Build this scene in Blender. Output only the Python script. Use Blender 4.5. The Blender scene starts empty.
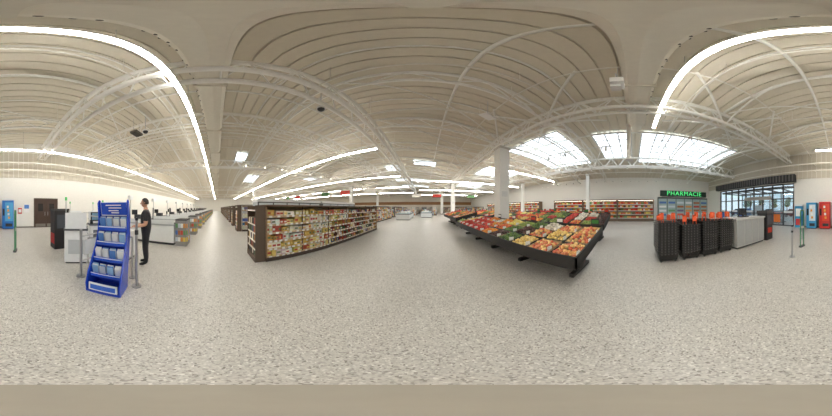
import bpy, math, random
from mathutils import Vector, Matrix
random.seed(7)
R=math.radians
scene=bpy.context.scene
scene.view_settings.view_transform='Standard'
CAMH=1.55
def lin(c):
    out=[]
    for v in c[:3]:
        v=v/255.0
        out.append(v/12.92 if v<=0.04045 else ((v+0.055)/1.055)**2.4)
    return tuple(out)+(1.0,)

# ---------------------------------------------------------------- materials
def newmat(name):
    m=bpy.data.materials.new(name); m.use_nodes=True
    nt=m.node_tree; b=nt.nodes['Principled BSDF']
    return m,nt,b
def attr_mat(name,rough,metal=0.0,var=0.12,spec=0.5,emit=0.0,scale=9.0):
    m,nt,b=newmat(name)
    a=nt.nodes.new('ShaderNodeAttribute'); a.attribute_name='Col'
    n=nt.nodes.new('ShaderNodeTexNoise'); n.inputs['Scale'].default_value=scale
    tc=nt.nodes.new('ShaderNodeTexCoord')
    nt.links.new(tc.outputs['Object'],n.inputs['Vector'])
    mr=nt.nodes.new('ShaderNodeMapRange'); mr.inputs[3].default_value=1-var; mr.inputs[4].default_value=1+var
    nt.links.new(n.outputs[0],mr.inputs[0])
    mx=nt.nodes.new('ShaderNodeVectorMath'); mx.operation='SCALE'
    nt.links.new(a.outputs['Color'],mx.inputs[0]); nt.links.new(mr.outputs[0],mx.inputs['Scale'])
    nt.links.new(mx.outputs[0],b.inputs['Base Color'])
    b.inputs['Roughness'].default_value=rough; b.inputs['Metallic'].default_value=metal
    b.inputs['Specular IOR Level'].default_value=spec
    if emit>0:
        nt.links.new(a.outputs['Color'],b.inputs['Emission Color']); b.inputs['Emission Strength'].default_value=emit
    return m
MATTE=attr_mat('painted_matte',0.6,var=0.05)
GLOSS=attr_mat('gloss_plastic',0.25,var=0.05)
METAL=attr_mat('brushed_metal',0.28,1.0,var=0.08)
LAMP=attr_mat('lamp_tube',0.5,var=0.0,emit=46.0)
SKY=attr_mat('rooflight_polycarbonate',0.4,var=0.0,emit=2.8)
LED=attr_mat('spot_lens_and_added_strip',0.5,var=0.0,emit=8.0)  # spotlight lenses and the added glow strip in the wall cabinets
FRUIT=attr_mat('produce_skin',0.4,var=0.3,scale=30)
gm=bpy.data.materials.new('clear_glass'); gm.use_nodes=True
nt=gm.node_tree; nt.nodes.clear()
o=nt.nodes.new('ShaderNodeOutputMaterial'); t=nt.nodes.new('ShaderNodeBsdfTransparent'); g=nt.nodes.new('ShaderNodeBsdfGlossy')
t.inputs[0].default_value=(.86,.92,.94,1); g.inputs['Roughness'].default_value=.03
mx=nt.nodes.new('ShaderNodeMixShader'); mx.inputs[0].default_value=.1
nt.links.new(t.outputs[0],mx.inputs[1]); nt.links.new(g.outputs[0],mx.inputs[2]); nt.links.new(mx.outputs[0],o.inputs[0])
GLASS=gm
ALL=[MATTE,GLOSS,METAL,LAMP,SKY,LED,FRUIT,GLASS]
MA,GL,ME,LA,SK,LE,FR,GS=range(8)

def floor_material():
    m,nt,b=newmat('speckled_terrazzo')
    tc=nt.nodes.new('ShaderNodeTexCoord')
    v=nt.nodes.new('ShaderNodeTexVoronoi'); v.inputs['Scale'].default_value=80
    nt.links.new(tc.outputs['Object'],v.inputs['Vector'])
    cr=nt.nodes.new('ShaderNodeValToRGB'); e=cr.color_ramp.elements
    e[0].position=0; e[0].color=lin((138,133,126)); e[1].position=1; e[1].color=lin((230,227,220))
    for p,c in ((.2,(190,186,179)),(.5,(209,205,197)),(.8,(179,175,169))):
        x=e.new(p); x.color=lin(c)
    sx=nt.nodes.new('ShaderNodeSeparateColor'); nt.links.new(v.outputs['Color'],sx.inputs[0]); nt.links.new(sx.outputs[0],cr.inputs[0])
    n=nt.nodes.new('ShaderNodeTexNoise'); n.inputs['Scale'].default_value=.6; n.inputs['Detail'].default_value=4
    nt.links.new(tc.outputs['Object'],n.inputs['Vector'])
    mr=nt.nodes.new('ShaderNodeMapRange'); mr.inputs[3].default_value=.92; mr.inputs[4].default_value=1.08
    nt.links.new(n.outputs[0],mr.inputs[0])
    s=nt.nodes.new('ShaderNodeVectorMath'); s.operation='SCALE'
    nt.links.new(cr.outputs[0],s.inputs[0]); nt.links.new(mr.outputs[0],s.inputs['Scale']); nt.links.new(s.outputs[0],b.inputs['Base Color'])
    b.inputs['Roughness'].default_value=.36; b.inputs['Specular IOR Level'].default_value=.4
    return m
FLOORM=floor_material()

# ---------------------------------------------------------------- mesh builder
class B:
    def __init__(s): s.v=[];s.f=[];s.c=[];s.m=[];s.s=[]
    def add(s,vs,fs,col,mat=MA,smooth=False,M=None):
        o=len(s.v)
        for p in vs:
            p=Vector(p)
            if M is not None: p=M@p
            s.v.append(p[:])
        L=lin(col)
        for f in fs:
            s.f.append([i+o for i in f]); s.c.append(L); s.m.append(mat); s.s.append(smooth)
    def box(s,x0,x1,y0,y1,z0,z1,col,mat=MA,M=None):
        vs=[(x,y,z) for x in (x0,x1) for y in (y0,y1) for z in (z0,z1)]
        s.add(vs,[(0,1,3,2),(4,6,7,5),(0,4,5,1),(2,3,7,6),(0,2,6,4),(1,5,7,3)],col,mat,False,M)
    def cbox(s,c,d,col,mat=MA,rz=0,rx=0,M=None):
        T=Matrix.Translation(c)@Matrix.Rotation(rz,4,'Z')@Matrix.Rotation(rx,4,'X')
        if M is not None: T=M@T
        a,b,e=d[0]/2,d[1]/2,d[2]/2
        s.box(-a,a,-b,b,-e,e,col,mat,T)
    def cyl(s,p0,p1,r0,r1=None,n=10,col=(200,200,200),mat=MA,M=None,cap=True):
        if r1 is None:r1=r0
        p0=Vector(p0);p1=Vector(p1);d=p1-p0
        if d.length<1e-6:return
        q=d.to_track_quat('Z','Y'); vs=[]
        for k,(p,r) in enumerate(((p0,r0),(p1,r1))):
            for i in range(n):
                a=2*math.pi*i/n
                vs.append(p+q@Vector((math.cos(a)*r,math.sin(a)*r,0)))
        s.add(vs,[(i,(i+1)%n,n+(i+1)%n,n+i) for i in range(n)],col,mat,True,M)
        if cap: s.add(vs,[tuple(range(n-1,-1,-1)),tuple(range(n,2*n))],col,mat,False,M)
    def tube(s,pts,r,n=8,col=(200,200,200),mat=MA,M=None):
        for a,b in zip(pts[:-1],pts[1:]): s.cyl(a,b,r,r,n,col,mat,M)
    def sph(s,c,r,col,mat=MA,u=10,w=6,sc=(1,1,1),M=None,fn=None):
        vs=[];fs=[]
        for j in range(w+1):
            th=math.pi*j/w
            for i in range(u):
                a=2*math.pi*i/u
                p=Vector((math.sin(th)*math.cos(a),math.sin(th)*math.sin(a),math.cos(th)))
                if fn:p=fn(p)
                vs.append((c[0]+p[0]*r*sc[0],c[1]+p[1]*r*sc[1],c[2]+p[2]*r*sc[2]))
        for j in range(w):
            for i in range(u):
                k=(i+1)%u
                fs.append((j*u+i,(j+1)*u+i,(j+1)*u+k,j*u+k))
        s.add(vs,fs,col,mat,True,M)
    def prism(s,poly,x0,x1,col,mat=MA,M=None):
        n=len(poly)
        vs=[(x0,p[0],p[1]) for p in poly]+[(x1,p[0],p[1]) for p in poly]
        fs=[tuple(range(n-1,-1,-1)),tuple(range(n,2*n))]+[(i,(i+1)%n,n+(i+1)%n,n+i) for i in range(n)]
        s.add(vs,fs,col,mat,False,M)
    def mesh(s,name):
        me=bpy.data.meshes.new(name)
        me.from_pydata(s.v,[],s.f)
        used=sorted(set(s.m)); mp={k:i for i,k in enumerate(used)}
        for k in used: me.materials.append(ALL[k])
        me.polygons.foreach_set('material_index',[mp[k] for k in s.m])
        me.polygons.foreach_set('use_smooth',s.s)
        ca=me.color_attributes.new('Col','FLOAT_COLOR','CORNER')
        buf=[]
        for f,c in zip(s.f,s.c): buf.extend(c*len(f))
        ca.data.foreach_set('color',buf)
        me.update()
        return me
    def obj(s,name,parent=None,loc=(0,0,0),rz=0):
        return place(s.mesh(name),name,loc,rz,parent)
def place(me,name,loc=(0,0,0),rz=0,parent=None):
    o=bpy.data.objects.new(name,me); scene.collection.objects.link(o)
    o.location=loc; o.rotation_euler=(0,0,rz)
    if parent: o.parent=parent
    return o
def empty(name,loc=(0,0,0),rz=0):
    o=bpy.data.objects.new(name,None); scene.collection.objects.link(o)
    o.location=loc; o.rotation_euler=(0,0,rz); o.empty_display_size=.2
    return o

STEEL=(248,246,239)
XW,XE,YS,YN=-62.0,16.0,-10.3,44.0
# ---------------------------------------------------------------- shell
b=B(); b.box(XW-.3,XE+.3,YS-.3,YN+.3,-.2,0,(190,184,174)); fl=b.obj('floor'); fl.data.materials.clear(); fl.data.materials.append(FLOORM)
def rz(X):
    if X<4:
        t=((X-4)%16)/16.0
        return 6.2+.95*math.sin(math.pi*t)
    t=(X-4)/12.0
    return 6.2-.9*t+.55*math.sin(math.pi*t)
xs=[XW-.3]
while xs[-1]<XE+.3-.01:
    xs.append(min(XE+.3,xs[-1]+(1.0 if xs[-1]<-28 else .5)))
prof=[]; y=YS-.3
while y<YN+.3:
    prof+= [(y,0),(y+.36,0),(y+.375,.08),(y+.405,.08)]; y+=.42
prof.append((y,0))
vs=[];fs=[];n=len(prof)
for X in xs:
    for (py,dz) in prof: vs.append((X,py,rz(X)+dz))
for i in range(len(xs)-1):
    for j in range(n-1):
        fs.append((i*n+j,i*n+j+1,(i+1)*n+j+1,(i+1)*n+j))
b=B(); b.add(vs,fs,(229,221,204),MA); b.obj('ceiling')
WH=(236,233,226)
b=B(); b.box(XE,XE+.3,YS-.3,YN+.3,0,6.8,WH); b.obj('wall_east')
b=B(); b.box(XW-.3,XW,YS-.3,YN+.3,0,7.5,WH); b.obj('wall_west')
b=B(); b.box(XW,XE,YN,YN+.3,0,7.5,(215,207,192)); b.obj('wall_north')
GX0,GX1,GZ=3.8,13.4,3.65
b=B(); b.box(XW,GX0,YS-.3,YS,0,7.5,WH); b.box(GX0,GX1,YS-.3,YS,GZ,7.5,WH); b.box(GX1,XE,YS-.3,YS,0,7.5,WH); b.obj('wall_south')
b=B(); x=XW+.1
while x<XE-.1:
    b.box(x,x+.34,YS+.002,YS+.06,3.95,6.1,(208,200,184)); x+=.38
b.obj('trim_1')
b=B(); b.box(XW+.05,GX0-.05,YS+.002,YS+.03,0,.1,(120,115,108)); b.obj('baseboard_south')
b=B(); b.box(XE-.03,XE-.002,YS+.1,YN-.1,0,.1,(120,115,108)); b.obj('baseboard_east')
b=B(); b.box(XW+.1,XE-.1,YN-.15,YN-.002,2.6,3.6,(150,110,70)); b.obj('trim_2')

# door
b=B(); X0,X1=-3.95,-1.95; y0=YS
b.box(X0,X1,y0+.003,y0+.05,0,2.33,(80,66,56)); 
for a,c in ((X0+.08,(X0+X1)/2-.01),((X0+X1)/2+.01,X1-.08)):
    b.box(a,c,y0+.05,y0+.08,.01,2.24,(66,46,36))
    b.box(a+.25,c-.25,y0+.08,y0+.09,1.3,1.9,(40,36,34),GL)
    b.box(a+.05,c-.05,y0+.08,y0+.088,.05,.3,(140,135,128),ME)
b.cyl(((X0+X1)/2-.12,y0+.13,.95),((X0+X1)/2-.12,y0+.13,1.25),.015,col=(180,180,180),mat=ME)
b.cyl(((X0+X1)/2+.12,y0+.13,.95),((X0+X1)/2+.12,y0+.13,1.25),.015,col=(180,180,180),mat=ME)
b.obj('door_1')
b=B(); b.box(-1.6,-1.15,YS+.01,YS+.04,1.2,1.85,(240,240,238)); b.box(-1.56,-1.19,YS+.04,YS+.045,1.5,1.8,(70,120,190)); b.obj('wall_poster')
b=B(); b.box(-1.0,-.7,YS+.01,YS+.04,1.1,1.55,(206,60,50)); b.box(-.96,-.74,YS+.04,YS+.045,1.2,1.45,(240,240,238)); b.obj('wall_poster')

# entrance glazing
b=B(); yc=YS-.15
b.box(GX0+.1,GX1-.1,yc-.008,yc+.008,.05,GZ-.05,(200,220,225),GS)
FRM=(70,70,72)
nx=9
for i in range(nx+1):
    x=GX0+(GX1-GX0)*i/nx; x=min(max(x,GX0+.05),GX1-.05)
    b.box(x-.05,x+.05,yc-.08,yc+.08,0.0,GZ,FRM)
for z in (.04,1.05,2.35,GZ-.05):
    b.box(GX0,GX1,yc-.07,yc+.07,z-.045,z+.045,FRM)
b.box(GX0+2.2,GX0+5.4,yc+.08,yc+.16,2.3,2.62,(190,190,190),ME)
for k in range(9):
    x=GX0+.2+k*1.067
    if k%2==0: b.box(x,x+.85,yc+.01,yc+.02,1.12,1.3,(222,226,228))
    if k in (1,5,8): b.box(x+.1,x+.75,yc+.01,yc+.02,.3,1.0,[(196,52,44),(226,120,50),(60,110,180)][k%3])
b.obj('window_1')
b=B(); b.box(GX0-.2,GX1+.2,YS+.06,YS+.5,3.7,4.3,(44,44,46))
for i in range(34):
    x=GX0-.1+i*.29; b.box(x,x+.1,YS+.5,YS+.56,3.72,4.28,(96,94,92))
b.obj('entrance_canopy')
b=B(); LY=YS-4.2
b.box(GX0,GX1,LY,LY+.3,3.3,3.5,(70,72,74)); b.box(GX0,GX1,YS-.7,YS-.4,3.3,3.5,(70,72,74)); b.box(GX0,GX1,LY,YS-.4,-.05,-.0,(150,148,144))
for i in range(7):
    x=GX0+.05+(GX1-GX0-.1)*i/6; b.box(x-.05,x+.05,LY,LY+.1,0,3.3,(66,68,70)); b.box(x-.04,x+.04,LY+.3,YS-.7,3.32,3.45,(90,92,94))
for z in (1.1,2.3): b.box(GX0,GX1,LY+.02,LY+.08,z,z+.07,(66,68,70))
b.box(GX0+.05,GX1-.05,LY+.045,LY+.055,0,3.3,(200,220,225),GS)
b.box(GX0+.3,GX0+1.5,LY+.3,LY+.5,0,2.0,(206,80,66)); b.box(GX0+5.8,GX0+7.0,LY+.3,LY+.5,0,1.9,(222,226,228)); b.box(GX0+7.6,GX0+8.6,LY+.3,LY+.7,0,1.5,(80,120,170))
b.obj('entrance_lobby')
def trolley():
    b=B(); c=(170,172,176)
    for k in range(6):
        o=k*.22
        b.tube([(-.25,o,.45),(.25,o,.45),(.2,o+.8,.55),(-.2,o+.8,.55),(-.25,o,.45)],.012,5,c,ME)
        b.tube([(-.28,o,1.0),(.28,o,1.0),(.22,o+.85,.9),(-.22,o+.85,.9),(-.28,o,1.0)],.014,5,c,ME)
        for q in range(5): b.cyl((-.25+q*.125,o,.45),(-.28+q*.14,o,1.0),.006,n=4,col=c,mat=ME)
        b.cyl((-.28,o-.08,1.04),(.28,o-.08,1.04),.02,n=6,col=(200,60,50))
        for sx in(-.22,.22): b.cyl((sx,o+.05,.1),(sx,o+.05,.45),.012,n=5,col=c,mat=ME); b.cyl((sx-.02,o+.05,.06),(sx+.02,o+.05,.06),.06,n=10,col=(50,50,50)); b.cyl((sx-.02,o+.7,.06),(sx+.02,o+.7,.06),.06,n=10,col=(50,50,50)); b.cyl((sx,o+.7,.08),(sx,o+.7,.5),.012,n=5,col=c,mat=ME)
    return b.mesh('trolley_row')
tr=trolley()
for x in (6.2,7.2,10.9): place(tr,'shopping_trolley_row',(x,YS-3.2,0))
b=B(); b.box(-60,60,-90,YS-.35,-.25,-.06,(160,158,154)); b.obj('car_park_ground')
for i in range(8):
    b=B(); h=4+random.random()*2
    b.cyl((0,0,0),(0,0,h*.5),.14,.09,8,(90,75,60))
    for k in range(9):
        a=random.random()*6.28; r=random.random()*1.0
        b.sph((math.cos(a)*r,math.sin(a)*r,h*.5+random.random()*h*.45),.9,(112+random.randint(-15,15),128,96),MA,9,6)
    b.obj('tree',loc=(4+i*5.2+random.random()*2,-44-random.random()*8,-.06))
def car(col):
    b=B()
    pr=[(-2.1,.3),(-2.15,.75),(-1.9,.92),(-1.2,1.0),(-.7,1.42),(.8,1.45),(1.5,1.02),(2.1,.9),(2.15,.35)]
    b.prism(pr,-.85,.85,col,GL)
    b.prism([(-1.05,1.02),(-.62,1.36),(.75,1.38),(1.3,1.02)],-.87,.87,(40,46,52),GL)
    for yy in (-1.3,1.3):
        for xx in (-.8,.8): b.cyl((xx-.1,yy,.32),(xx+.1,yy,.32),.32,n=16,col=(30,30,32))
    return b.mesh('car')
place(car((170,60,55)),'car',(8,-22,-.06),R(80)); place(car((190,195,200)),'car',(14,-24,-.06),R(85)); place(car((60,80,120)),'car',(20,-21,-.06),R(95))

# ---------------------------------------------------------------- roof structure
def arch_truss(Y,x0=XW+.4,x1=XE-.4,detail=True):
    b=B(); step=1.0
    k=int((x1-x0)/step)
    top=[(x0+(x1-x0)*i/k,Y,rz(x0+(x1-x0)*i/k)-.09) for i in range(k+1)]
    b.tube(top,.075,6,STEEL)
    if detail:
        bot=[(p[0],Y,p[2]-.6) for p in top]
        b.tube(bot,.065,6,STEEL)
        for i in range(k):
            if i%2==0: b.cyl(bot[i],top[i+1],.03,n=5,col=STEEL)
            else: b.cyl(top[i],bot[i+1],.03,n=5,col=STEEL)
    return b.obj('roof_truss')
TY=[-6.7,-3.35,3.2,6.55,9.9,13.3,16.6,20,23.4,26.8,30.2,33.6,37,40.4]
for i,Y in enumerate(TY): arch_truss(Y,detail=(i%2==0 or Y==6.55))
def girder(X,z0,z1,w=.36,y0=YS+.3,y1=YN-.3,rb=.07):
    b=B(); step=1.1; k=int((y1-y0)/step); L=y1-y0
    for dx in (-w/2,w/2):
        b.cyl((X+dx,y0,z0),(X+dx,y1,z0),rb,n=8,col=STEEL)
    b.cyl((X,y0,z1),(X,y1,z1),rb+.01,n=8,col=STEEL)
    for i in range(k):
        a=y0+L*i/k; c=y0+L*(i+1)/k; m=(a+c)/2
        for dx in (-w/2,w/2):
            b.cyl((X+dx,a,z0),(X,m,z1),.028,n=5,col=STEEL)
            b.cyl((X,m,z1),(X+dx,c,z0),.028,n=5,col=STEEL)
        b.cyl((X-w/2,a,z0),(X+w/2,a,z0),.024,n=5,col=STEEL)
    return b.obj('roof_girder')
girder(4.1,5.35,6.05); girder(-2.5,5.5,6.5,w=.5,rb=.095); girder(-12,5.35,6.05); girder(-28,5.35,6.05); girder(-44,5.35,6.05); girder(10.6,4.95,5.75); girder(-6.2,6.1,6.85,w=.3,rb=.05)
b=B()
for a,c in zip(TY[:-1],TY[1:]):
    for x0,x1 in ((4.3,7.2),(7.2,10.4),(10.8,14.5),(-8,-2.6),(-2,3.8),(-12,-8)):
        if c-a>5: continue
        b.cyl((x0,a,rz(x0)-.3),(x1,c,rz(x1)-.3),.035,n=5,col=STEEL)
        if x0>4: b.cyl((x1,a,rz(x1)-.3),(x0,c,rz(x0)-.3),.035,n=5,col=STEEL)
for x in (-8,7.2,14.2,.9,-4.4):
    b.cyl((x,YS+.3,rz(x)-.2),(x,YN-.3,rz(x)-.2),.05,n=6,col=STEEL)
for Y in (-6.7,-3.35,3.2,6.55,13.3,20,33.6):
    for dx,dy in ((2.6,0),(-2.2,0),(1.8,2.0),(1.8,-2.0),(-1.5,2.0),(-1.5,-2.0)):
        b.cyl((4.1,Y,5.32),(4.1+dx,Y+dy,rz(4.1+dx)-.08),.045,n=6,col=STEEL)
    for dx,dy in ((1.8,1.2),(1.8,-1.2),(-1.8,1.2),(-1.8,-1.2)):
        b.cyl((10.6,Y,4.95),(10.6+dx,Y+dy,rz(10.6+dx)-.08),.04,n=6,col=STEEL)
b.obj('roof_bracing')
for Y in (-8.4,-5.0,-1.9,1.9,4.9,8.2,11.6,15,18.3,21.7):
    b=B(); pts=[(x,Y,rz(x)-.05) for x in [XW+1+i*1.0 for i in range(77)]]
    b.tube(pts,.035,5,STEEL); b.obj('roof_purlin')
def column(X,Y,w,h,col=(240,238,232)):
    b=B(); b.box(-w/2,w/2,-w/2,w/2,0,h,col)
    b.box(-w/2-.03,w/2+.03,-w/2-.03,w/2+.03,0,.12,(120,116,110))
    b.box(-w/2-.05,w/2+.05,-w/2-.05,w/2+.05,h-.12,h,(205,200,190))
    b.box(-w/2+.12,w/2-.12,-w/2-.02,-w/2,2.2,2.5,(226,226,222)); b.cyl((w/2+.04,0,.12),(w/2+.04,0,h-.12),.03,n=8,col=(210,208,202))
    b.obj('column',loc=(X,Y,0))
column(4.25,6.5,.62,5.28); column(4.1,19.3,.55,5.28); column(4.1,32,.55,5.28); column(12.4,4.4,.3,4.9); column(12,13.2,.35,4.9)
column(-12,19.3,.5,5.28); column(-28,8,.5,5.28); column(-12,32,.5,5.28)
# ventilation duct overhead with perforations
b=B(); DX0,DX1=-55,5.6; DC=(236,230,216)
sec=[(-.52,5.72),(-.44,5.58),(-.1,5.52),(.12,5.56),(.22,5.7),(.22,6.0),(-.52,6.0)]
b.prism(sec,DX0,DX1,DC)
for i in range(60):
    x=-12+i*.29
    for (yy,zz) in ((-.485,5.665),(-.525,5.80),(-.525,5.91)):
        if i%4==3: continue
        b.sph((x+(.12 if zz>5.75 else 0),yy,zz),.026,(64,58,50),MA,8,4)
for x in range(-54,6,3):
    b.box(x-.03,x+.03,-.54,.24,5.5,6.02,(226,219,204))
b.cyl((5.6,-.15,5.76),(6.1,-.15,5.76),.24,n=20,col=DC); b.sph((6.1,-.15,5.76),.25,DC,MA,16,10)
b.cyl((6.1,-.15,5.76),(6.1,-.15,6.25),.24,n=20,col=DC)
b.obj('ventilation_duct')
b=B(); b.cyl((6.5,.2,4.2),(6.5,.2,6.3),.12,n=16,col=(235,232,226)); b.cyl((6.5,.2,4.0),(6.5,.2,4.2),.22,.12,16,(235,232,226)); b.obj('drop_duct')
PC=(240,236,226)
for (Y,z,r,xe) in ((-1.7,5.95,.03,10),(-5.2,5.9,.035,10),(2.3,5.95,.03,10),(4.6,5.85,.05,10),(8.6,5.9,.03,10),(11.8,5.9,.05,10),(-9.6,5.0,.06,15.3),(-9.9,4.5,.04,15.3)):
    b=B(); b.cyl((XW+1,Y,z),(xe,Y,z),r,n=6,col=PC)
    if z>5.5:
        for x in range(-58,10,4): b.cyl((x,Y,z),(x,Y,rz(x)-.01),.01,n=4,col=PC)
    else:
        for x in range(-58,15,4): b.box(x-.03,x+.03,YS+.06,Y,z-.02,z+.02,PC)
    b.obj('service_pipe')
for (X,z,r) in ((-5.2,6.1,.03),(-6.9,6.2,.05),(2.3,5.7,.03),(-9.4,6.2,.03)):
    b=B(); b.cyl((X,YS+.4,z),(X,YN-1,z),r,n=6,col=PC)
    for y in range(-9,43,4): b.cyl((X,y,z),(X,y,rz(X)-.01),.01,n=4,col=PC)
    b.obj('service_pipe')
b=B()
for s in (-.12,.12): b.box(-7.9+s-.01,-7.9+s+.01,YS+.4,YN-1,6.2,6.27,PC)
y=YS+.5
while y<YN-1.2:
    b.box(-8.02,-7.78,y,y+.03,6.2,6.215,PC); y+=.3
for y in range(-9,43,4): b.cyl((-7.9,y,6.2),(-7.9,y,rz(-7.9)-.01),.012,n=4,col=PC)
b.obj('cable_tray')

# lamp strips
def strip(Y,x0,x1,z=5.42,w=.13,added_baffle=False):
    b=B(); x=x0
    while x<x1-.1:
        e=min(x1,x+3.0)
        b.box(x,e-.01,Y-w/2,Y+w/2,z-.04,z,(255,252,245),LA)
        b.box(x,e,Y-.05,Y+.05,z+.002,z+.07,(225,222,214))
        if added_baffle: b.box(x,e,Y+w/2+.006,Y+w/2+.014,z-.05,z+.07,(225,222,214)); b.box(x,e,Y-w/2,Y+w/2+.014,z+.07,z+.08,(225,222,214))  # side and top plates added to keep lamp glare off the duct
        b.cyl((x+.1,Y,z+.07),(x+.1,Y,rz(x+.1)-.01),.008,n=4,col=(200,196,188))
        x=e
    b.obj('linear_ceiling_lamp')
strip(-.86,-58,5.5,w=.12,added_baffle=True); strip(-8.2,-58,1.6,w=.11); strip(7.5,-58,-2.9); strip(15.5,-58,-3); strip(24,-58,-3); strip(33,-58,-3)
strip(9.5,5.0,14,z=4.95); strip(16.5,-1,14,z=4.95); strip(25,-1,14,z=4.95); strip(34,-1,14,z=4.95)
def spot_track(X,y0,y1,z,step=.9,ang=1):
    b=B(); b.box(X-.02,X+.02,y0,y1,z,z+.04,(230,228,222))
    for q in (y0+.1,(y0+y1)/2,y1-.1): b.cyl((X,q,z+.04),(X,q,rz(X)-.01),.01,n=5,col=(210,206,198))
    y=y0+.3
    while y<y1:
        b.cyl((X,y,z),(X,y,z-.08),.012,n=6,col=(225,222,215)); b.cyl((X-.05*ang,y,z-.07),(X+.1*ang,y,z-.18),.05,.06,12,(236,234,228))
        b.cyl((X+.1*ang,y,z-.18),(X+.108*ang,y,z-.186),.05,.05,12,(255,246,226),LE); y+=step
    b.obj('spotlight_track')
spot_track(13.6,-9,12,4.5); spot_track(6.2,1,9.5,4.7,1.1); spot_track(9.2,-9,9,4.6,1.3); spot_track(-10.4,2,12,5.2,1.6)

def rooflight(x0,x1,y0,y1,nx,ny,off=-.07):
    b=B()
    for i in range(nx):
        xa=x0+(x1-x0)*i/nx; xb=x0+(x1-x0)*(i+1)/nx
        for j in range(ny):
            ya=y0+(y1-y0)*j/ny; yb=y0+(y1-y0)*(j+1)/ny
            g=.03
            b.add([(xa+g,ya+g,rz(xa)+off),(xb-g,ya+g,rz(xb)+off),(xb-g,yb-g,rz(xb)+off),(xa+g,yb-g,rz(xa)+off)],[(3,2,1,0)],(224,236,246),SK)
        b.cyl((xa,y0,rz(xa)+off-.02),(xa,y1,rz(xa)+off-.02),.04,n=5,col=(205,203,198))
    for j in range(ny+1):
        ya=y0+(y1-y0)*j/ny
        b.tube([(x0+(x1-x0)*i/nx,ya,rz(x0+(x1-x0)*i/nx)+off-.02) for i in range(nx+1)],.05,5,(205,203,198))
    b.cyl((x1,y0,rz(x1)+off-.02),(x1,y1,rz(x1)+off-.02),.04,n=5,col=(205,203,198))
    b.obj('rooflight')
rooflight(7.3,12.2,-7.4,-.5,5,8); rooflight(7.3,11.2,.1,2.4,4,3); rooflight(6.0,12.0,3.9,8.4,5,5)
rooflight(6.5,11.5,13,17,4,4); rooflight(6.5,11.5,24,28,4,4)
rooflight(-5.2,-3.4,16,18.5,3,3); rooflight(-1.3,1.2,14,15.7,4,2); rooflight(-5.5,1,24,26,6,2); rooflight(-5.5,1,31,33,6,2)
rooflight(-13,-10.6,1.6,2.6,2,1); rooflight(-25,-21,5,7,4,2); rooflight(-20,-16,15,17,4,2)

# hanging devices
b=B(); b.cyl((0,0,0),(0,0,.9),.015,n=6,col=(200,200,200)); b.cbox((0,0,-.12),(.34,.26,.24),(246,245,242)); b.cbox((0,.03,-.34),(.2,.2,.1),(220,218,214)); b.cyl((-.3,0,.02),(.3,0,.02),.015,n=6,col=(200,200,200)); b.obj('ceiling_camera',loc=(2.55,.3,5.2))
b=B(); b.cyl((0,0,0),(0,0,.9),.012,n=6,col=(200,200,200)); b.cbox((0,0,-.03),(.5,.36,.05),(250,249,246),rz=.4,rx=.25); b.obj('wifi_antenna',loc=(2.0,3.9,5.2))
for X,Y in ((-2.9,2.9),(-5,-3.0)):
    b=B(); b.cyl((0,0,.06),(0,0,1.0),.015,n=6,col=(200,200,200)); b.cyl((0,0,0),(0,0,.08),.14,n=16,col=(230,228,224)); b.sph((0,0,0),.12,(60,58,60),GL,14,8); b.obj('dome_camera',loc=(X,Y,5.35))
b=B(); b.box(-.3,.3,-.2,.2,0,.12,(90,84,74))
for i in range(6): b.box(-.28,.28,-.17+i*.06,-.14+i*.06,-.02,0,(60,56,50))
for sx in(-.25,.25): b.cyl((sx,0,.12),(sx,0,1.0),.01,n=4,col=(180,176,168))
b.obj('air_vent',loc=(-5.6,-3.9,5.8))
# hanging aisle panels (blank, plain colour)
def panel(col):
    b=B(); b.box(-.6,.6,-.02,.02,0,.4,col); b.box(-.62,.62,-.025,.025,.4,.43,(200,198,192))
    for sx in (-.5,.5): b.cyl((sx,0,.43),(sx,0,3.0),.006,n=4,col=(190,188,182))
    return b.mesh('aisle_panel')
pm=[panel((226,222,212)),panel((190,60,50)),panel((90,130,84))]
for i in range(9): place(pm[i%3],'hanging_aisle_panel',(-5.1-i*2.9,11.6,3.0))
for i,x in enumerate((-1.2,1.6,6.5)): place(pm[i],'hanging_aisle_panel',(x,18,3.0))

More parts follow.
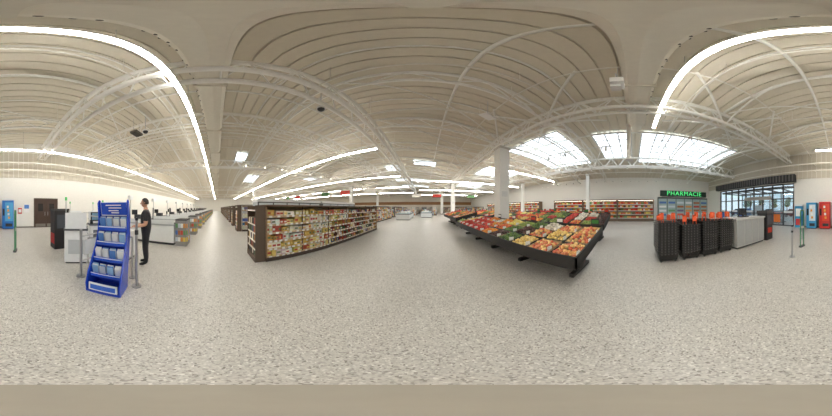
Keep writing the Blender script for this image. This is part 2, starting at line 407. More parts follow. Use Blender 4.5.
# ---------------------------------------------------------------- shelves
PAL_Y=[(236,222,160),(240,232,214),(226,196,110),(244,240,232),(214,170,86),(236,224,196),(220,212,196),(200,96,70)]
PAL_D=[(140,94,62),(166,78,60),(200,164,92),(88,106,72),(232,226,214),(100,76,62),(180,132,76),(82,88,122),(220,206,180),(140,54,48)]
PAL_M=[(206,80,66),(84,120,180),(234,208,100),(238,238,236),(110,156,104),(176,112,74),(120,104,134),(226,156,84),(208,216,222)]
WOOD=(156,126,96)
def gondola(L,W,H,levels,pal_of,fine=1.0,frame=WOOD,seed=1,endcap=True,endpal=None):
    rnd=random.Random(seed); b=B()
    b.box(-W/2,W/2,0,L,0,.12,(70,58,48))
    b.box(-.03,.03,.02,L-.02,.12,H-.02,(180,162,134))
    b.box(-W/2,W/2,0,.04,0,H,frame); b.box(-W/2,W/2,L-.04,L,0,H,frame)
    b.box(-W/2-.02,W/2+.02,0,L,H-.03,H+.02,tuple(int(v*.7) for v in frame))
    bay=1.25; nb=max(1,int(round(L/bay)))
    zs=[.12+(H-.2)*i/levels for i in range(levels)]
    for k in range(nb+1):
        y=L*k/nb
        for sx in (-1,1): b.box(sx*(W/2-.04)-.014,sx*(W/2-.04)+.014,max(0,y-.014),min(L,y+.014),.12,H,tuple(int(v*.72) for v in frame))
    for li,z in enumerate(zs):
        for sx in (-1,1):
            xa=sx*.04; xb=sx*(W/2-.02)
            b.box(min(xa,xb),max(xa,xb),.04,L-.04,z,z+.02,(206,194,172))
            b.box(sx*(W/2-.02)-.008,sx*(W/2-.02)+.008,.04,L-.04,z-.02,z+.03,(206,176,140))
            yy=.1
            while yy<L-.2:
                b.box(sx*(W/2-.01)-.004,sx*(W/2-.01)+.004,yy,yy+.09,z-.022,z+.032,(246,244,238)); yy+=rnd.uniform(.14,.3)
            gap=(H-.2)/levels
            y=.07
            while y<L-.15:
                pal=pal_of(y,li)
                w=rnd.uniform(.07,.15)/fine; c=rnd.choice(pal)
                reps=rnd.randint(1,3)
                h=gap*rnd.uniform(.5,.84)
                for q in range(reps):
                    if y+w>L-.06: break
                    cc=tuple(max(0,min(255,v+rnd.randint(-10,10))) for v in c)
                    x0=sx*.06; x1=sx*(W/2-.05-rnd.uniform(0,.07))
                    if pal is PAL_D and rnd.random()<.5 and fine>=1:
                        yy=y+w/2; r=w*.42; xx=abs(x1)-r
                        b.cyl((sx*xx,yy,z+.02),(sx*xx,yy,z+.02+h*.65),r,n=7,col=cc,mat=GL)
                        b.cyl((sx*xx,yy,z+.02+h*.65),(sx*xx,yy,z+.02+h),r*.5,r*.3,7,cc,GL)
                    else:
                        b.box(min(x0,x1),max(x0,x1),y,y+w-.008,z+.02,z+.02+h,cc)
                        if fine>=1:
                            f=.003; l=rnd.choice([(245,240,230),(190,80,64),(110,130,90),(230,200,110)])
                            b.box(min(x1,x1+sx*f),max(x1,x1+sx*f),y+.012,y+w-.02,z+.02+h*.3,z+.02+h*.65,l)
                    y+=w
                y+=rnd.uniform(0,.035)
    if endcap:
        dk=(96,80,66)
        b.box(-W/2+.05,W/2-.05,-.3,-.001,0,.14,dk)
        for z in zs[1:5]+[H-.15]:
            b.box(-W/2+.05,W/2-.05,-.28,-.001,z,z+.02,(190,172,146))
            b.box(-W/2+.05,W/2-.05,-.285,-.28,z-.01,z+.03,(238,232,220))
        for z in ([.14]+zs[1:5]):
            x=-W/2+.08
            while x<W/2-.18:
                w=rnd.uniform(.1,.16); c=rnd.choice(endpal or PAL_M)
                b.box(x,x+w-.01,-.25,-.02,z+.021,z+.021+(H-.3)/levels*.8,c); x+=w
        for sx in (-1,1): b.box(sx*(W/2-.05)-.012,sx*(W/2-.05)+.012,-.29,-.001,0,H,dk)
    return b
g=gondola(7.5,1.0,1.62,6,lambda y,l: PAL_Y if (y<2.6 or (l>3 and y<3.8)) else PAL_D,seed=3,endpal=PAL_D+[(60,50,44)]*6)
g.obj('shelf_gondola',loc=(-3.85,1.3,0))
gm2=gondola(7.0,1.0,1.75,6,lambda y,l: PAL_M if int(y*1.3+l)%2 else PAL_D,fine=.9,seed=5,frame=(110,108,108)).mesh('gondola_b')
gm3=gondola(7.0,1.0,1.75,6,lambda y,l: PAL_M if int(y+l)%3 else PAL_Y,fine=.7,seed=9,frame=(212,210,204),endcap=True).mesh('gondola_c')
for i in range(14):
    place(gm2 if i%2 else gm3,'shelf_gondola',(-9.0-i*2.8,1.6,0))
for j,Y in enumerate((12.5,21.5,30.5)):
    for i in range(15):
        place(gm2 if (i+j)%2 else gm3,'shelf_gondola',(-5.5-i*2.9,Y,0))
for X in (-2.4,-.2,2.0):
    for Y in (28,36): place(gm3 if X!=-.2 else gm2,'shelf_gondola',(X,Y,0))
for X in (6.5,9.3,12.2):
    for Y in (19,28,36): place(gm2 if X<9 else gm3,'shelf_gondola',(X,Y,0))

def freezer():
    b=B(); b.box(-.45,.45,0,4.0,0,1.95,(78,78,80)); b.box(-.4,.4,-.01,0,.1,1.9,(176,178,180))
    for k in range(5):
        y=.05+k*.78
        for sx in (-1,1):
            b.box(sx*.45-.005,sx*.45+.005,y,y+.72,.2,1.8,(206,214,216),GL)
            for z in (.55,.9,1.25,1.55): b.box(sx*.455-.003,sx*.455+.003,y+.05,y+.66,z-.1,z+.1,random.choice(PAL_M))
            b.cyl((sx*.48,y+.06,.7),(sx*.48,y+.06,1.3),.012,n=6,col=(200,200,200),mat=ME)
    b.box(-.47,.47,-.02,4.02,1.85,2.0,(225,225,222))
    return b.mesh('upright_freezer')
fm=freezer(); place(fm,'upright_freezer',(-6.4,1.9,0)); place(fm,'upright_freezer',(-6.4,6.1,0))
def chest():
    b=B(); b.box(-.9,.9,0,2.2,.08,.8,(232,234,234)); b.box(-.85,.85,.05,2.15,0,.08,(50,50,52)); b.box(-.93,.93,-.03,2.23,.72,.82,(120,124,128))
    b.box(-.8,.8,.1,2.1,.8,.9,(210,225,230),GL); b.box(-.3,.3,.3,1.9,.9,1.15,(236,236,232))
    for k in range(5): b.box(-.28+k*.12,-.19+k*.12,.4,1.8,1.15,1.28,random.choice(PAL_M))
    return b.mesh('chest_freezer')
cm=chest()
for p in ((-2.8,16.5),(-2.8,20),(0.2,21),(0.4,25)): place(cm,'chest_freezer',(p[0],p[1],0))

# ---------------------------------------------------------------- produce displays
APPLE=[(232,180,112),(224,138,96),(238,202,134),(216,112,78)]
FRUITS=[APPLE,[(232,198,112),(242,216,142)],[(74,52,46),(96,62,56)],[(128,154,74),(158,174,90)],[(204,50,38),(218,74,50)],[(234,140,48),(242,162,66)],[(188,46,42),(212,74,62)],[(236,218,108),(242,230,150)],[(104,132,62),(82,112,56)],[(218,86,62),(234,166,76)],[(206,60,44)],[(236,130,70),(226,104,60)],[(238,234,222),(224,216,198)],[(150,50,68),(180,60,58)]]
def produce(L,W,z0,z1,seed,detail=2,pre=None):
    rnd=random.Random(seed); b=B(); BK=(40,37,35)
    def zz(x): return z0+(z1-z0)*x/W
    def YM(s,off=0): return Matrix(((0,1,0,0),(s,0,0,off),(0,0,1,0),(0,0,0,1)))
    b.prism([(0,z0-.16),(W,z1-.16),(W,z1-.12),(0,z0-.12)],0,1,BK,M=YM(L))
    b.box(-.03,0,0,L,z0-.2,z0+.04,BK); b.box(W,W+.03,0,L,z1-.18,z1+.06,BK)
    for y in (0,L-.03):
        b.prism([(-.03,z0-.2),(W+.03,z1-.18),(W+.03,z1+.05),(-.03,z0+.04)],0,1,BK,M=YM(.03,y))
    ny=max(2,int(L/1.5)+1)
    for k in range(ny):
        y=.35+(L-.7)*k/(ny-1)
        b.box(W*.28,W*.82,y-.05,y+.05,0,.09,BK)
        b.box(W*.48,W*.60,y-.05,y+.05,.09,zz(W*.5)-.15,BK)
        b.prism([(W*.1,zz(W*.1)-.2),(W*.9,zz(W*.9)-.2),(W*.9,zz(W*.9)-.14),(W*.1,zz(W*.1)-.14)],0,1,BK,M=YM(.06,y-.03))
    b.box(W*.4,W*.68,.3,L-.3,.16,.3,(76,62,54))
    nx=3; cw=W/nx; cl=.55; nc=int(L/cl); cl=L/nc
    for j in range(nc):
        fam=rnd.randrange(len(FRUITS))
        for i in range(nx):
            xa=i*cw+.02; xb=(i+1)*cw-.02; ya=j*cl+.03; yb=(j+1)*cl-.02
            k=(pre[j][i] if pre and j<len(pre) else (fam if rnd.random()<.5 else rnd.randrange(len(FRUITS))))
            cols=FRUITS[k]
            wall=rnd.choice([(60,76,60),(52,48,44),(178,150,112),(52,48,44)])
            for (a0,a1,c0,c1) in ((xa,xa+.012,ya,yb),(xb-.012,xb,ya,yb),(xa,xb,ya,ya+.012),(xa,xb,yb-.012,yb)):
                b.add([(a0,c0,zz(a0)-.12),(a1,c0,zz(a1)-.12),(a1,c1,zz(a1)-.12),(a0,c1,zz(a0)-.12),(a0,c0,zz(a0)+.02),(a1,c0,zz(a1)+.02),(a1,c1,zz(a1)+.02),(a0,c1,zz(a0)+.02)],
                      [(0,3,2,1),(4,5,6,7),(0,1,5,4),(1,2,6,5),(2,3,7,6),(3,0,4,7)],wall)
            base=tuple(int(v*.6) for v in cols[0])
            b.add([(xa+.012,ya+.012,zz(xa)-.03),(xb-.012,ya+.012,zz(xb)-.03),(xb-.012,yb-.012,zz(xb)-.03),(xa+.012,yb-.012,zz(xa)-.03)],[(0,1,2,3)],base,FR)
            r=.042 if detail==2 else .06
            heap=rnd.uniform(.0,.09)
            x=xa+.05
            while x<xb-.03:
                y=ya+.05
                while y<yb-.03:
                    rr=r*rnd.uniform(.85,1.1)
                    hb=heap*(1-abs(2*(x-xa)/(xb-xa)-1))*(1-abs(2*(y-ya)/(yb-ya)-1))*2
                    b.sph((x+rnd.uniform(-.012,.012),y+rnd.uniform(-.012,.012),zz(x)+rnd.uniform(-.01,.03)+hb),rr,rnd.choice(cols),FR,7 if detail==2 else 6,5 if detail==2 else 4,sc=(1,1,.9))
                    y+=r*1.9
                x+=r*1.9
            if detail==2:
                b.box(xa+.03,xa+.16,ya+.0,ya+.008,zz(xa)+.02,zz(xa)+.11,(244,242,236))
        if j%2==0:
            b.box(W-.02,W-.005,j*cl+.1,j*cl+.34,z1+.06,z1+.26,(60,56,54)); b.box(W-.03,W-.02,j*cl+.12,j*cl+.32,z1+.12,z1+.22,rnd.choice([(240,238,230),(220,60,40),(60,130,60)]))
    return b
pre=[[0,0,0],[0,1,0],[1,0,12],[8,2,8],[2,8,3],[5,11,7],[4,9,5],[6,4,12],[6,4,5],[10,6,4],[4,10,6]]
produce(7.0,1.75,.70,.98,11,2,pre).obj('produce_display',loc=(1.9,.85,0))
produce(7.5,1.6,.8,1.22,21,1).obj('produce_display',loc=(5.4,1.2,0))
m=produce(6.0,1.6,.8,1.2,31,1).mesh('produce_c')
place(m,'produce_display',(8.9,3.2,0)); place(m,'produce_display',(2.2,9.2,0)); place(m,'produce_display',(5.6,10.5,0)); place(m,'produce_display',(11.0,6.5,0))
def wallcab(L,seed):
    rnd=random.Random(seed); b=B(); b.box(.02,.85,0,L,0,.35,(110,92,76)); b.box(.75,.85,0,L,.35,2.45,(150,124,98)); b.box(.0,.85,0,L,2.4,2.55,(120,96,76)); b.box(.04,.09,.1,L-.1,2.385,2.4,(255,244,222),LE)  # glowing strip under the top added to brighten the dark cabinet
    for y in (0,L-.05): b.box(.05,.85,y,y+.05,0,2.5,(120,96,76))
    for z,d in ((.36,.05),(.8,.12),(1.2,.2),(1.58,.25),(1.96,.3)):
        b.box(d,.75,.05,L-.05,z,z+.03,(190,166,138)); b.box(d-.01,d,.05,L-.05,z,z+.05,(240,236,226))
        y=.08
        while y<L-.15:
            c=rnd.choice(rnd.choice(FRUITS+[PAL_M,PAL_M])); k=rnd.randint(2,4); h=rnd.uniform(.18,.3)
            for q in range(k):
                if y+q*.09>L-.15: break
                b.cyl((d+.06,y+q*.09+.045,z+.03),(d+.06,y+q*.09+.045,z+.03+h),.042,n=6,col=c,mat=GL)
            y+=k*.09+.01
        b.box(d+.1,.74,.06,L-.06,z+.03,z+.26,rnd.choice([(190,120,80),(180,90,60),(150,150,90)]))
    return b
wc=[wallcab(4.2,s).mesh('wallcab') for s in (4,5,6)]
for i in range(3): place(wc[i],'wall_produce_cabinet',(15.1,-2.4+i*4.25,0))
for i in range(4): place(wc[i%3],'wall_produce_cabinet',(15.1,13+i*4.25,0))
# ---------------------------------------------------------------- pharmacy front
ph=empty('pharmacy_shopfront',(XE,-6.6,0))
b=B(); b.box(-.25,-.01,-3.1,3.3,3.02,3.72,(34,56,46)); b.obj('sign_board',ph)
b=B(); b.box(-.1,-.01,-3.4,3.6,.02,2.9,(96,100,98)); 
for k in range(6):
    y=-3.3+k*1.15; b.box(-.13,-.1,y,y+1.05,.15,2.7,(170,190,188),GL); 
    for z in (.6,1.1,1.6,2.1): b.box(-.16,-.13,y+.08,y+.95,z,z+.25,random.choice(PAL_M+[(235,235,235)]*5))
b.obj('shop_window',ph)
tc=bpy.data.curves.new('lettering','FONT'); tc.body='PHARMACIE'; tc.size=.8; tc.extrude=.02; tc.align_x='CENTER'; tc.align_y='CENTER'; tc.space_character=1.15
to=bpy.data.objects.new('lettering',tc); scene.collection.objects.link(to); to.parent=ph; to.location=(-.28,0.1,3.37); to.rotation_euler=(R(90),0,R(-90))
tm,tn,tb=newmat('green_led'); tb.inputs['Base Color'].default_value=lin((60,200,110)); tb.inputs['Emission Color'].default_value=lin((90,225,130)); tb.inputs['Emission Strength'].default_value=1.0; tc.materials.append(tm)

# ---------------------------------------------------------------- basket stacks
def basket_stack(nb,flag=True):
    b=B(); BK=(34,33,33); W,D,H=.40,.56,.24; st=.078
    for k in range(nb):
        z=.06+k*st; t=.035
        vs=[]
        for (w,d,zz) in ((W-2*t,D-2*t,z),(W,D,z+H),(W-.02,D-.02,z+H),(W-2*t-.02,D-2*t-.02,z+.01)):
            vs+=[(-w/2,-d/2,zz),(w/2,-d/2,zz),(w/2,d/2,zz),(-w/2,d/2,zz)]
        fs=[(3,2,1,0)]
        for a,c in ((0,4),(4,8),(8,12)):
            for i in range(4): fs.append((a+i,a+(i+1)%4,c+(i+1)%4,c+i))
        fs.append((12,13,14,15)); b.add(vs,fs,BK,GL)
        z2=z+H
        for (x0,x1,y0,y1) in ((-W/2-.015,-W/2+.01,-D/2-.015,D/2+.015),(W/2-.01,W/2+.015,-D/2-.015,D/2+.015),(-W/2,W/2,-D/2-.015,-D/2+.01),(-W/2,W/2,D/2-.01,D/2+.015)):
            b.box(x0,x1,y0,y1,z2-.03,z2+.004,(52,51,51),GL)
        for i in range(5):
            yy=-D/2+.09+i*.095
            b.box(-W/2-.005,-W/2+.002,yy-.02,yy+.02,z+H-.062,z+H-.04,(84,82,80))
    top=.06+(nb-1)*st+H
    for sx in (-.14,.14):
        for sy in (-.2,.2): b.cyl((sx-.015,sy,.03),(sx+.015,sy,.03),.03,n=10,col=(70,70,70))
    b.box(-.17,.17,-.24,.24,.05,.065,BK)
    for q in range(2):
        y=-.2+q*.33; c=(232,98,58)
        b.tube([(-.12,y,top-.03),(-.1,y+.02,top+.19),(.1,y+.02,top+.19),(.12,y,top-.03)],.011,6,c,GL)
        if flag or q==0: b.box(-.11,.11,y,y+.035,top+.1,top+.26,c,GL); b.box(-.112,-.11,y-.01,y+.12,top+.08,top+.24,c,GL)
    return b
bm=[basket_stack(12).mesh('bs1'),basket_stack(11).mesh('bs2'),basket_stack(12,False).mesh('bs3')]
ys=[-.95,-1.62,-2.28,-2.92]
for i,y in enumerate(ys): place(bm[i%3],'shopping_basket_stack',(3.62,y,0),0)
for i,y in enumerate(ys): place(bm[(i+1)%3],'shopping_basket_stack',(4.2,y-.03,0),0)
b=B(); b.box(0,.7,-1.75,0,.08,1.12,(176,176,172)); b.box(.03,.67,-1.72,-.03,0,.08,(50,50,50)); b.box(-.04,.74,-1.79,.04,1.12,1.18,(206,206,202))
for k in range(4): b.box(-.012,0,-1.72+k*.44,-1.32+k*.44,.12,1.08,(164,166,166),GL)
b.box(.2,.5,-.9,-.5,1.18,1.21,(40,40,42)); b.cbox((.35,-.7,1.4),(.04,.4,.28),(36,38,42),GL); b.box(.33,.37,-.74,-.66,1.2,1.3,(40,40,42))
b.obj('service_counter',loc=(3.35,-3.35,0))
b=B(); b.box(0,.55,-.55,0,0,1.3,(36,35,36)); b.box(-.02,.57,-.57,.02,1.3,1.42,(70,68,66)); b.box(-.015,0,-.5,-.05,.75,1.2,(90,92,96),GL); b.box(-.02,0,-.45,-.1,.35,.6,(200,60,40)); b.obj('ticket_kiosk',loc=(3.3,-5.25,0))
def eas():
    b=B(); b.box(-.16,.16,-.05,.05,0,.06,(90,92,92)); b.tube([(-.13,0,.05),(-.13,0,1.35),(-.09,0,1.46),(.09,0,1.46),(.13,0,1.35),(.13,0,.05)],.022,8,(80,140,100),GL)
    b.box(-.12,.12,-.008,.008,.3,1.3,(190,215,205),GS); b.box(-.12,.12,-.02,.02,.75,.85,(150,156,152)); return b.mesh('anti_theft_gate')
em=eas(); 
for p in ((1.5,-4.95),(-.22,-4.6)): place(em,'anti_theft_gate',(p[0],p[1],0),R(78))
def post(h,ring=True):
    b=B(); b.cyl((0,0,0),(0,0,.02),.09,n=18,col=(170,170,172),mat=ME); b.cyl((0,0,.02),(0,0,h),.022,n=14,col=(190,190,192),mat=ME); b.sph((0,0,h),.03,(50,50,52),GL,12,8)
    if ring: b.cyl((0,0,h*.8),(0,0,h*.86),.032,n=14,col=(60,60,62))
    return b
post(1.0).obj('barrier_post',loc=(1.45,-3.75,0))
post(1.35).obj('barrier_post',loc=(-1.9,-1.32,0))
b=B(); b.cyl((0,0,0),(0,0,.02),.1,n=18,col=(170,170,172),mat=ME); b.cyl((0,0,0),(0,0,1.1),.03,n=14,col=(190,190,192),mat=ME)
b.tube([(0,0,.95),(.55,0,.95),(.63,0,.88),(.63,0,.45),(.55,0,.38),(0,0,.38)],.018,8,(196,196,198),ME); b.box(.1,.53,-.008,.008,.5,.85,(230,232,232),GL); b.obj('swing_gate',loc=(-1.42,-2.35,0),rz=R(195))

def vending(c1,c2,w=.85,h=2.1):
    b=B(); b.box(-w/2,w/2,.02,.72,.05,h,c1); b.box(-w/2+.05,w/2-.05,.08,.68,0,.05,(40,40,40))
    b.box(-w/2+.06,w/2-.22,.72,.735,.6,h-.15,c2,GL); b.box(w/2-.18,w/2-.05,.72,.735,1.0,1.5,(40,42,46),GL); b.box(-w/2+.1,w/2-.25,.72,.74,.2,.42,(50,50,52))
    for k in range(4): b.cbox((-.08+.03*k,.745,.85+k*.26),(.14,.012,.17),(240,238,232) if k%2 else (230,160,60))
    return b
vending((34,110,190),(90,170,220)).obj('vending_machine',loc=(.08,YS,0))
vending((196,40,36),(226,80,60),.8,2.0).obj('vending_machine',loc=(1.2,YS,0))
vending((60,150,200),(220,232,238),.75,1.95).obj('photo_booth',loc=(2.2,YS,0))
b=B(); b.box(-.3,.3,.02,.4,0,1.7,(50,150,200)); b.box(-.32,.32,.02,.44,1.7,1.85,(230,232,232)); b.box(-.22,.22,.4,.415,.9,1.5,(236,238,236)); b.box(-.22,.22,.4,.415,.2,.7,(200,60,60)); b.obj('leaflet_totem',loc=(3.3,YS,0))

# ---------------------------------------------------------------- left checkouts
def checkout():
    b=B(); W=(238,238,235); 
    b.box(-.35,.35,0,2.3,.1,.82,W); b.box(-.32,.32,.03,2.27,0,.1,(60,60,62)); b.box(-.37,.37,-.02,2.32,.82,.88,(190,192,194),ME)
    b.box(-.25,.25,.05,1.5,.88,.895,(36,36,38)); b.box(-.3,.3,1.6,2.25,.88,1.0,(90,92,96))
    b.box(.42,1.0,.9,2.2,.1,.75,(220,220,218)); b.box(.42,1.0,.9,2.2,.75,.8,(60,62,64)); b.box(.45,.97,.93,2.17,0,.1,(50,50,52))
    b.cyl((.5,1.4,.8),(.5,1.4,1.3),.025,n=8,col=(80,80,82)); b.cbox((.48,1.38,1.42),(.36,.05,.28),(34,36,40),GL,rz=.5); b.cbox((.66,1.75,.9),(.3,.35,.2),(60,62,66))
    b.cyl((.3,1.55,.88),(.3,1.55,1.2),.015,n=8,col=(80,80,82)); b.cbox((.3,1.53,1.25),(.1,.05,.17),(50,52,56),GL)
    b.box(-.37,-.33,0,2.3,.88,1.05,(234,236,236),GL)
    b.box(-.36,.36,-.5,-.06,.0,1.05,(150,148,146)); b.box(-.36,.36,-.5,-.06,1.05,1.1,(60,58,58))
    for z in (.2,.48,.76):
        for k in range(6): b.box(-.33+k*.11,-.24+k*.11,-.54,-.5,z,z+.16,PAL_M[(k*3+int(z*10))%9])
        for k in range(4):
            for sx in (-1,1): b.box(sx*.375-.015,sx*.375+.015,-.48+k*.105,-.39+k*.105,z,z+.17,PAL_M[(k*5+int(z*10))%9])
    b.cbox((0,1.9,1.12),(.34,.3,.22),(56,58,62)); b.cbox((-.1,2.1,1.35),(.3,.05,.24),(34,36,40),GL,rz=-.4); b.cyl((-.1,2.1,1.0),(-.1,2.1,1.3),.02,n=8,col=(80,80,82))
    b.cyl((-.3,2.2,.88),(-.3,2.2,2.0),.02,n=8,col=(190,190,192),mat=ME); b.box(-.42,-.18,2.12,2.28,1.95,2.15,(235,236,236))
    return b.mesh('checkout_counter')
ckm=checkout()
for i in range(14): place(ckm,'checkout_counter',(-5.4-i*2.4,-1.7,0),R(180)) 
def selfco():
    b=B(); W=(240,241,241)
    b.box(-.3,.3,-.25,.25,.05,.95,W); b.box(-.27,.27,-.22,.22,0,.05,(50,50,52)); b.box(-.32,.32,-.27,.27,.95,1.0,(90,92,96))
    b.box(-.28,.28,-.25,-.08,1.0,1.42,W); b.cbox((0,-.055,1.24),(.46,.04,.32),(54,56,60),GL,rx=-.15); b.cbox((0,-.03,1.245),(.38,.01,.25),(130,165,190),GL,rx=-.15)
    b.box(-.2,.2,.25,.262,.5,.8,(110,114,120),GL); b.box(-.12,.12,.25,.27,.3,.38,(40,40,42)); b.box(-.2,.2,-.262,-.25,.3,.7,(200,204,206)); b.cbox((.24,.12,1.06),(.09,.14,.1),(44,46,50),GL,rx=-.3)
    b.box(.34,.76,-.25,.25,.05,.62,W); b.box(.34,.76,-.25,.25,.62,.65,(150,152,154),ME); b.box(.38,.72,-.22,.22,0,.05,(50,50,52)); b.cyl((.74,-.22,.62),(.74,-.22,1.3),.015,n=8,col=(190,190,190),mat=ME); b.tube([(.74,-.22,1.3),(.4,-.22,1.34)],.015,8,(190,190,190),ME)
    b.cyl((-.26,-.2,1.4),(-.26,-.2,1.75),.014,n=8,col=(190,190,190),mat=ME); b.cyl((-.26,-.2,1.75),(-.26,-.2,1.84),.03,n=10,col=(90,200,110))
    return b.mesh('self_checkout')
sm=selfco()
for (x,y,r) in ((-1.8,-3.25,150),(-2.95,-3.75,-25),(-4.1,-3.9,-20),(-4.3,-5.6,170),(-3.0,-5.6,170)): place(sm,'self_checkout',(x,y,0),R(r))
b=B(); b.box(-.28,.28,-.25,.25,0,1.45,(34,32,34)); b.box(-.3,.3,-.27,.27,1.45,1.52,(60,58,58)); b.box(-.2,.2,.25,.265,.8,1.3,(80,84,90),GL); b.box(.28,.29,-.2,.2,.2,.6,(180,40,40)); b.obj('cold_drinks_cooler',loc=(-1.9,-4.75,0))
b=B(); b.box(-.5,.5,-.28,.28,.08,.84,(238,239,236)); b.box(-.47,.47,-.25,.25,0,.08,(50,50,50)); b.box(-.53,.53,-.31,.31,.84,.88,(244,244,240)); b.cbox((-.25,0,.98),(.3,.22,.2),(70,72,76)); b.box(-.13,.1,-.13,.13,.88,.9,(40,40,42)); b.cyl((.3,-.1,.88),(.3,-.1,1.1),.015,n=6,col=(80,80,82)); b.cbox((.3,-.1,1.2),(.3,.03,.22),(40,42,46),GL); b.obj('packing_counter',loc=(-2.74,-2.52,0),rz=R(10))

# ---------------------------------------------------------------- blue leaflet stand
st=B(); BL=(34,72,196); BL2=(28,58,170); w=.28
prof_side=[(-.02,0),(-.05,.3),(-.12,.65),(-.2,1.0),(-.22,1.3),(-.14,1.66),(-.08,1.7),(-.02,1.64),(-.06,1.35),(-.02,1.1),(.08,.85),(.22,.62),(.34,.42),(.4,.2),(.38,.0)]
st.prism(prof_side,-w-.015,-w+.01,BL,GL); st.prism(prof_side,w-.01,w+.015,BL,GL)
st.prism([(-.05,.02),(-.08,.3),(-.15,.65),(-.22,1.0),(-.24,1.3),(-.17,1.66),(-.15,1.66),(-.22,1.3),(-.2,1.0),(-.13,.65),(-.06,.3),(-.03,.02)],-w,w,BL2,GL)
st.box(-w,w,-.04,.38,.0,.04,BL)
st.prism([(-.16,1.4),(-.1,1.66),(-.08,1.66),(-.14,1.4)],-w+.02,w-.02,(236,240,246),GL)
st.prism([(-.138,1.42),(-.082,1.65),(-.077,1.65),(-.133,1.42)],-w+.03,w-.03,(40,84,205),GL)
for q,zq in enumerate((1.6,1.55,1.5,1.46)):
    yq=-.133+(zq-1.42)*.2435+.008
    st.cbox((-.03*(q%2),yq,zq),(.3-.05*q,.006,.018),(240,244,250))
for (yy,z,d) in ((-.05,1.13,.1),(.02,.86,.13),(.13,.58,.16),(.24,.3,.16)):
    st.box(-w,w,-.18+ (1.13-z)*.12,yy+.03,z,z+.015,BL)
    st.cbox((0,yy+.03,z+.045),(2*w-.02,.012,.09),(48,94,214),GL,rx=-.25)
    st.cbox((0,yy+.042,z+.075),(2*w-.04,.004,.022),(235,240,248),rx=-.25)
    for k in range(4):
        x=-w+.075+k*.135
        for q in range(3):
            c=random.choice([(240,242,244),(236,238,240),(150,190,230),(220,226,240),(100,150,220)])
            st.cbox((x,yy-.01-q*.022,z+.125+q*.014),(.105,.01,.21),c,rx=-.25)
        st.cbox((x,yy-.0,z+.19),(.08,.006,.03),random.choice([(40,80,190),(220,60,50),(60,110,200)]),rx=-.25)
st.box(-w+.04,w-.04,.36,.385,.06,.22,(236,240,246)); st.box(-w+.07,w-.07,.385,.388,.09,.19,(60,110,215))
st.obj('leaflet_stand',loc=(-1.66,-1.70,0),rz=R(-66))
b=B()
for dx in (0,.5):
    b.cyl((dx,0,0),(dx,0,.02),.07,n=14,col=(170,170,172),mat=ME)
    b.tube([(dx,0,0),(dx,0,.95)],.018,8,(196,196,198),ME)
b.tube([(0,0,.95),(.5,0,.95)],.018,8,(196,196,198),ME); b.tube([(0,0,.5),(.5,0,.5)],.014,8,(196,196,198),ME); b.obj('guard_rail',loc=(-2.15,-1.6,0),rz=R(-65))

# ---------------------------------------------------------------- the man
man=empty('man',(-3.0,-1.78,0),R(0))
face=Vector((.45,-.89)); man.rotation_euler[2]=math.atan2(face.y,face.x)-math.pi/2
def skin_obj(verts,edges,radii,name,labeler,root=0,sub=2):
    me=bpy.data.meshes.new(name); me.from_pydata(verts,edges,[])
    o=bpy.data.objects.new(name,me); scene.collection.objects.link(o)
    bpy.context.view_layer.objects.active=o
    md=o.modifiers.new('Skin','SKIN'); md.use_smooth_shade=True
    for i,r in enumerate(radii):
        sv=me.skin_vertices[0].data[i]; sv.radius=(r,r) if not isinstance(r,tuple) else r
        sv.use_root=(i==root)
    ms=o.modifiers.new('Sub','SUBSURF'); ms.levels=sub; ms.render_levels=sub
    dg=bpy.context.evaluated_depsgraph_get(); dg.update()
    nm=bpy.data.meshes.new_from_object(o.evaluated_get(dg))
    bpy.data.objects.remove(o)
    nm.materials.clear(); nm.materials.append(MATTE)
    ca=nm.color_attributes.new('Col','FLOAT_COLOR','CORNER'); buf=[]
    for p in nm.polygons: buf.extend(lin(labeler(p.center))*p.loop_total); p.use_smooth=True; p.material_index=0
    ca.data.foreach_set('color',buf)
    return place(nm,name,parent=man)
SKIN=(206,158,130); SHIRT=(38,38,42); PANT=(40,40,46); SHOE=(24,22,22)
V=[(0,0,.98),(0,.0,1.14),(0,.01,1.32),(0,0,1.44),(0,.005,1.52),(0,.025,1.60)]
E=[(0,1),(1,2),(2,3),(3,4),(4,5)]; Rr=[(.18,.15),(.18,.155),(.195,.16),(.15,.12),.062,.058]
for s in (-1,1):
    k=len(V)
    V+=[(s*.10,0,.90),(s*.11,.02,.50),(s*.115,-.015,.10),(s*.125,.08,.045),(s*.135,.17,.035)]
    Rr+=[.115,.08,.055,.045,.03]; E+=[(0,k),(k,k+1),(k+1,k+2),(k+2,k+3),(k+3,k+4)]
    k=len(V)
    V+=[(s*.21,0,1.43),(s*.265,-.01,1.14),(s*.17,.24,1.08)]
    Rr+=[.08,.056,.036]; E+=[(3,k),(k,k+1),(k+1,k+2)]
def lab(c):
    x,y,z=c
    if z>1.505 and abs(x)<.12: return SKIN
    if abs(x)>.13 and .99<z<1.24 and (abs(x)>.215 or y>.16): return SKIN
    if z>.97: return SHIRT
    if z<.09: return SHOE
    return PANT
skin_obj(V,E,Rr,'body',lab)
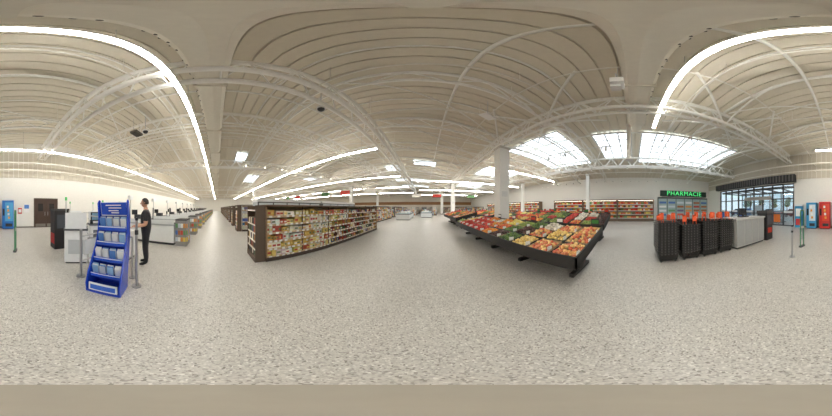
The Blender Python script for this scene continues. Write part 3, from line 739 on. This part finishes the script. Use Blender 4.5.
for s in (-1,1):
    HV=[(s*.17,.235,1.08),(s*.16,.275,1.075),(s*.155,.315,1.07)]; HE=[(0,1),(1,2)]; HR=[(.03,.026),(.032,.02),(.036,.018)]
    for f,(dx,l) in enumerate(((-.030,.070),(-.010,.082),(.010,.078),(.029,.062))):
        k=len(HV); bx=s*.155-s*dx
        HV+=[(bx,.33,1.07),(bx-s*.002,.33+l*.45,1.064),(bx-s*.004,.33+l*.75,1.048),(bx-s*.004,.33+l*.9,1.03)]
        HR+=[.0095,.0085,.008,.0065]; HE+=[(2,k),(k,k+1),(k+1,k+2),(k+2,k+3)]
    k=len(HV); HV+=[(s*.125,.29,1.065),(s*.112,.325,1.055),(s*.112,.35,1.045)]; HR+=[.013,.01,.008]; HE+=[(1,k),(k,k+1),(k+1,k+2)]
    skin_obj(HV,HE,HR,'hand',lambda c:SKIN,0,1)
hb=B()
def hf(p):
    x,y,z=p
    k=1.0
    if z<-.1: k=1-.32*min(1,(-z-.1)/.9)**1.2
    y2=y*(1 if y<0 else .92)
    if z<-.3 and y<0: y2*=.8
    return Vector((x*k,y2+( .06 if z<-.4 and y>0 else 0),z))
C=(0,.035,1.685)
hb.sph(C,1,SKIN,MA,28,20,(.082,.1,.122),fn=hf)
hb.cyl((0,.122,1.70),(0,.149,1.665),.008,.015,8,SKIN); hb.sph((0,.144,1.663),.014,SKIN,MA,10,6)
for s in (-1,1):
    hb.sph((s*.03,.114,1.693),.012,(236,232,226),GL,10,8); hb.sph((s*.03,.124,1.693),.006,(50,36,30),GL,8,6)
    hb.cbox((s*.03,.126,1.714),(.036,.008,.007),(40,30,26)); hb.sph((s*.081,.03,1.685),.028,SKIN,MA,10,8,(.35,.7,1.1))
hb.cbox((0,.126,1.632),(.045,.008,.009),(160,90,84))
hb.obj('head',man)
hh=B()
def hair(p):
    x,y,z=p
    if y>.35 and z<.45: z=max(z,.45); y=min(y,.8)
    if z<-.35: z=-.35
    return Vector((x,y,z))
hh.sph((0,.026,1.692),1,(34,26,22),MA,24,16,(.090,.102,.125),fn=hair)
hh.obj('hair',man)

# added disc standing in for the blurred nadir patch, no real mat
b=B(); b.cyl((0,0,0.001),(0,0,.012),.37,n=64,col=(168,160,146)); b.obj('nadir_patch_disc')

# ---------------------------------------------------------------- world, camera
wd=bpy.data.worlds.new('World'); scene.world=wd; wd.use_nodes=True
wd.node_tree.nodes['Background'].inputs[0].default_value=(.86,.93,1.0,1); wd.node_tree.nodes['Background'].inputs[1].default_value=1.4
cd=bpy.data.cameras.new('camera'); cam=bpy.data.objects.new('camera',cd); scene.collection.objects.link(cam)
cam.location=(0,0,CAMH); cam.rotation_euler=(R(90),0,R(3.9)); cd.type='PANO'
try: cd.cycles.panorama_type='EQUIRECTANGULAR'
except Exception: pass
try: cd.panorama_type='EQUIRECTANGULAR'
except Exception: pass
cd.clip_end=500; cd.clip_start=.01
scene.camera=cam
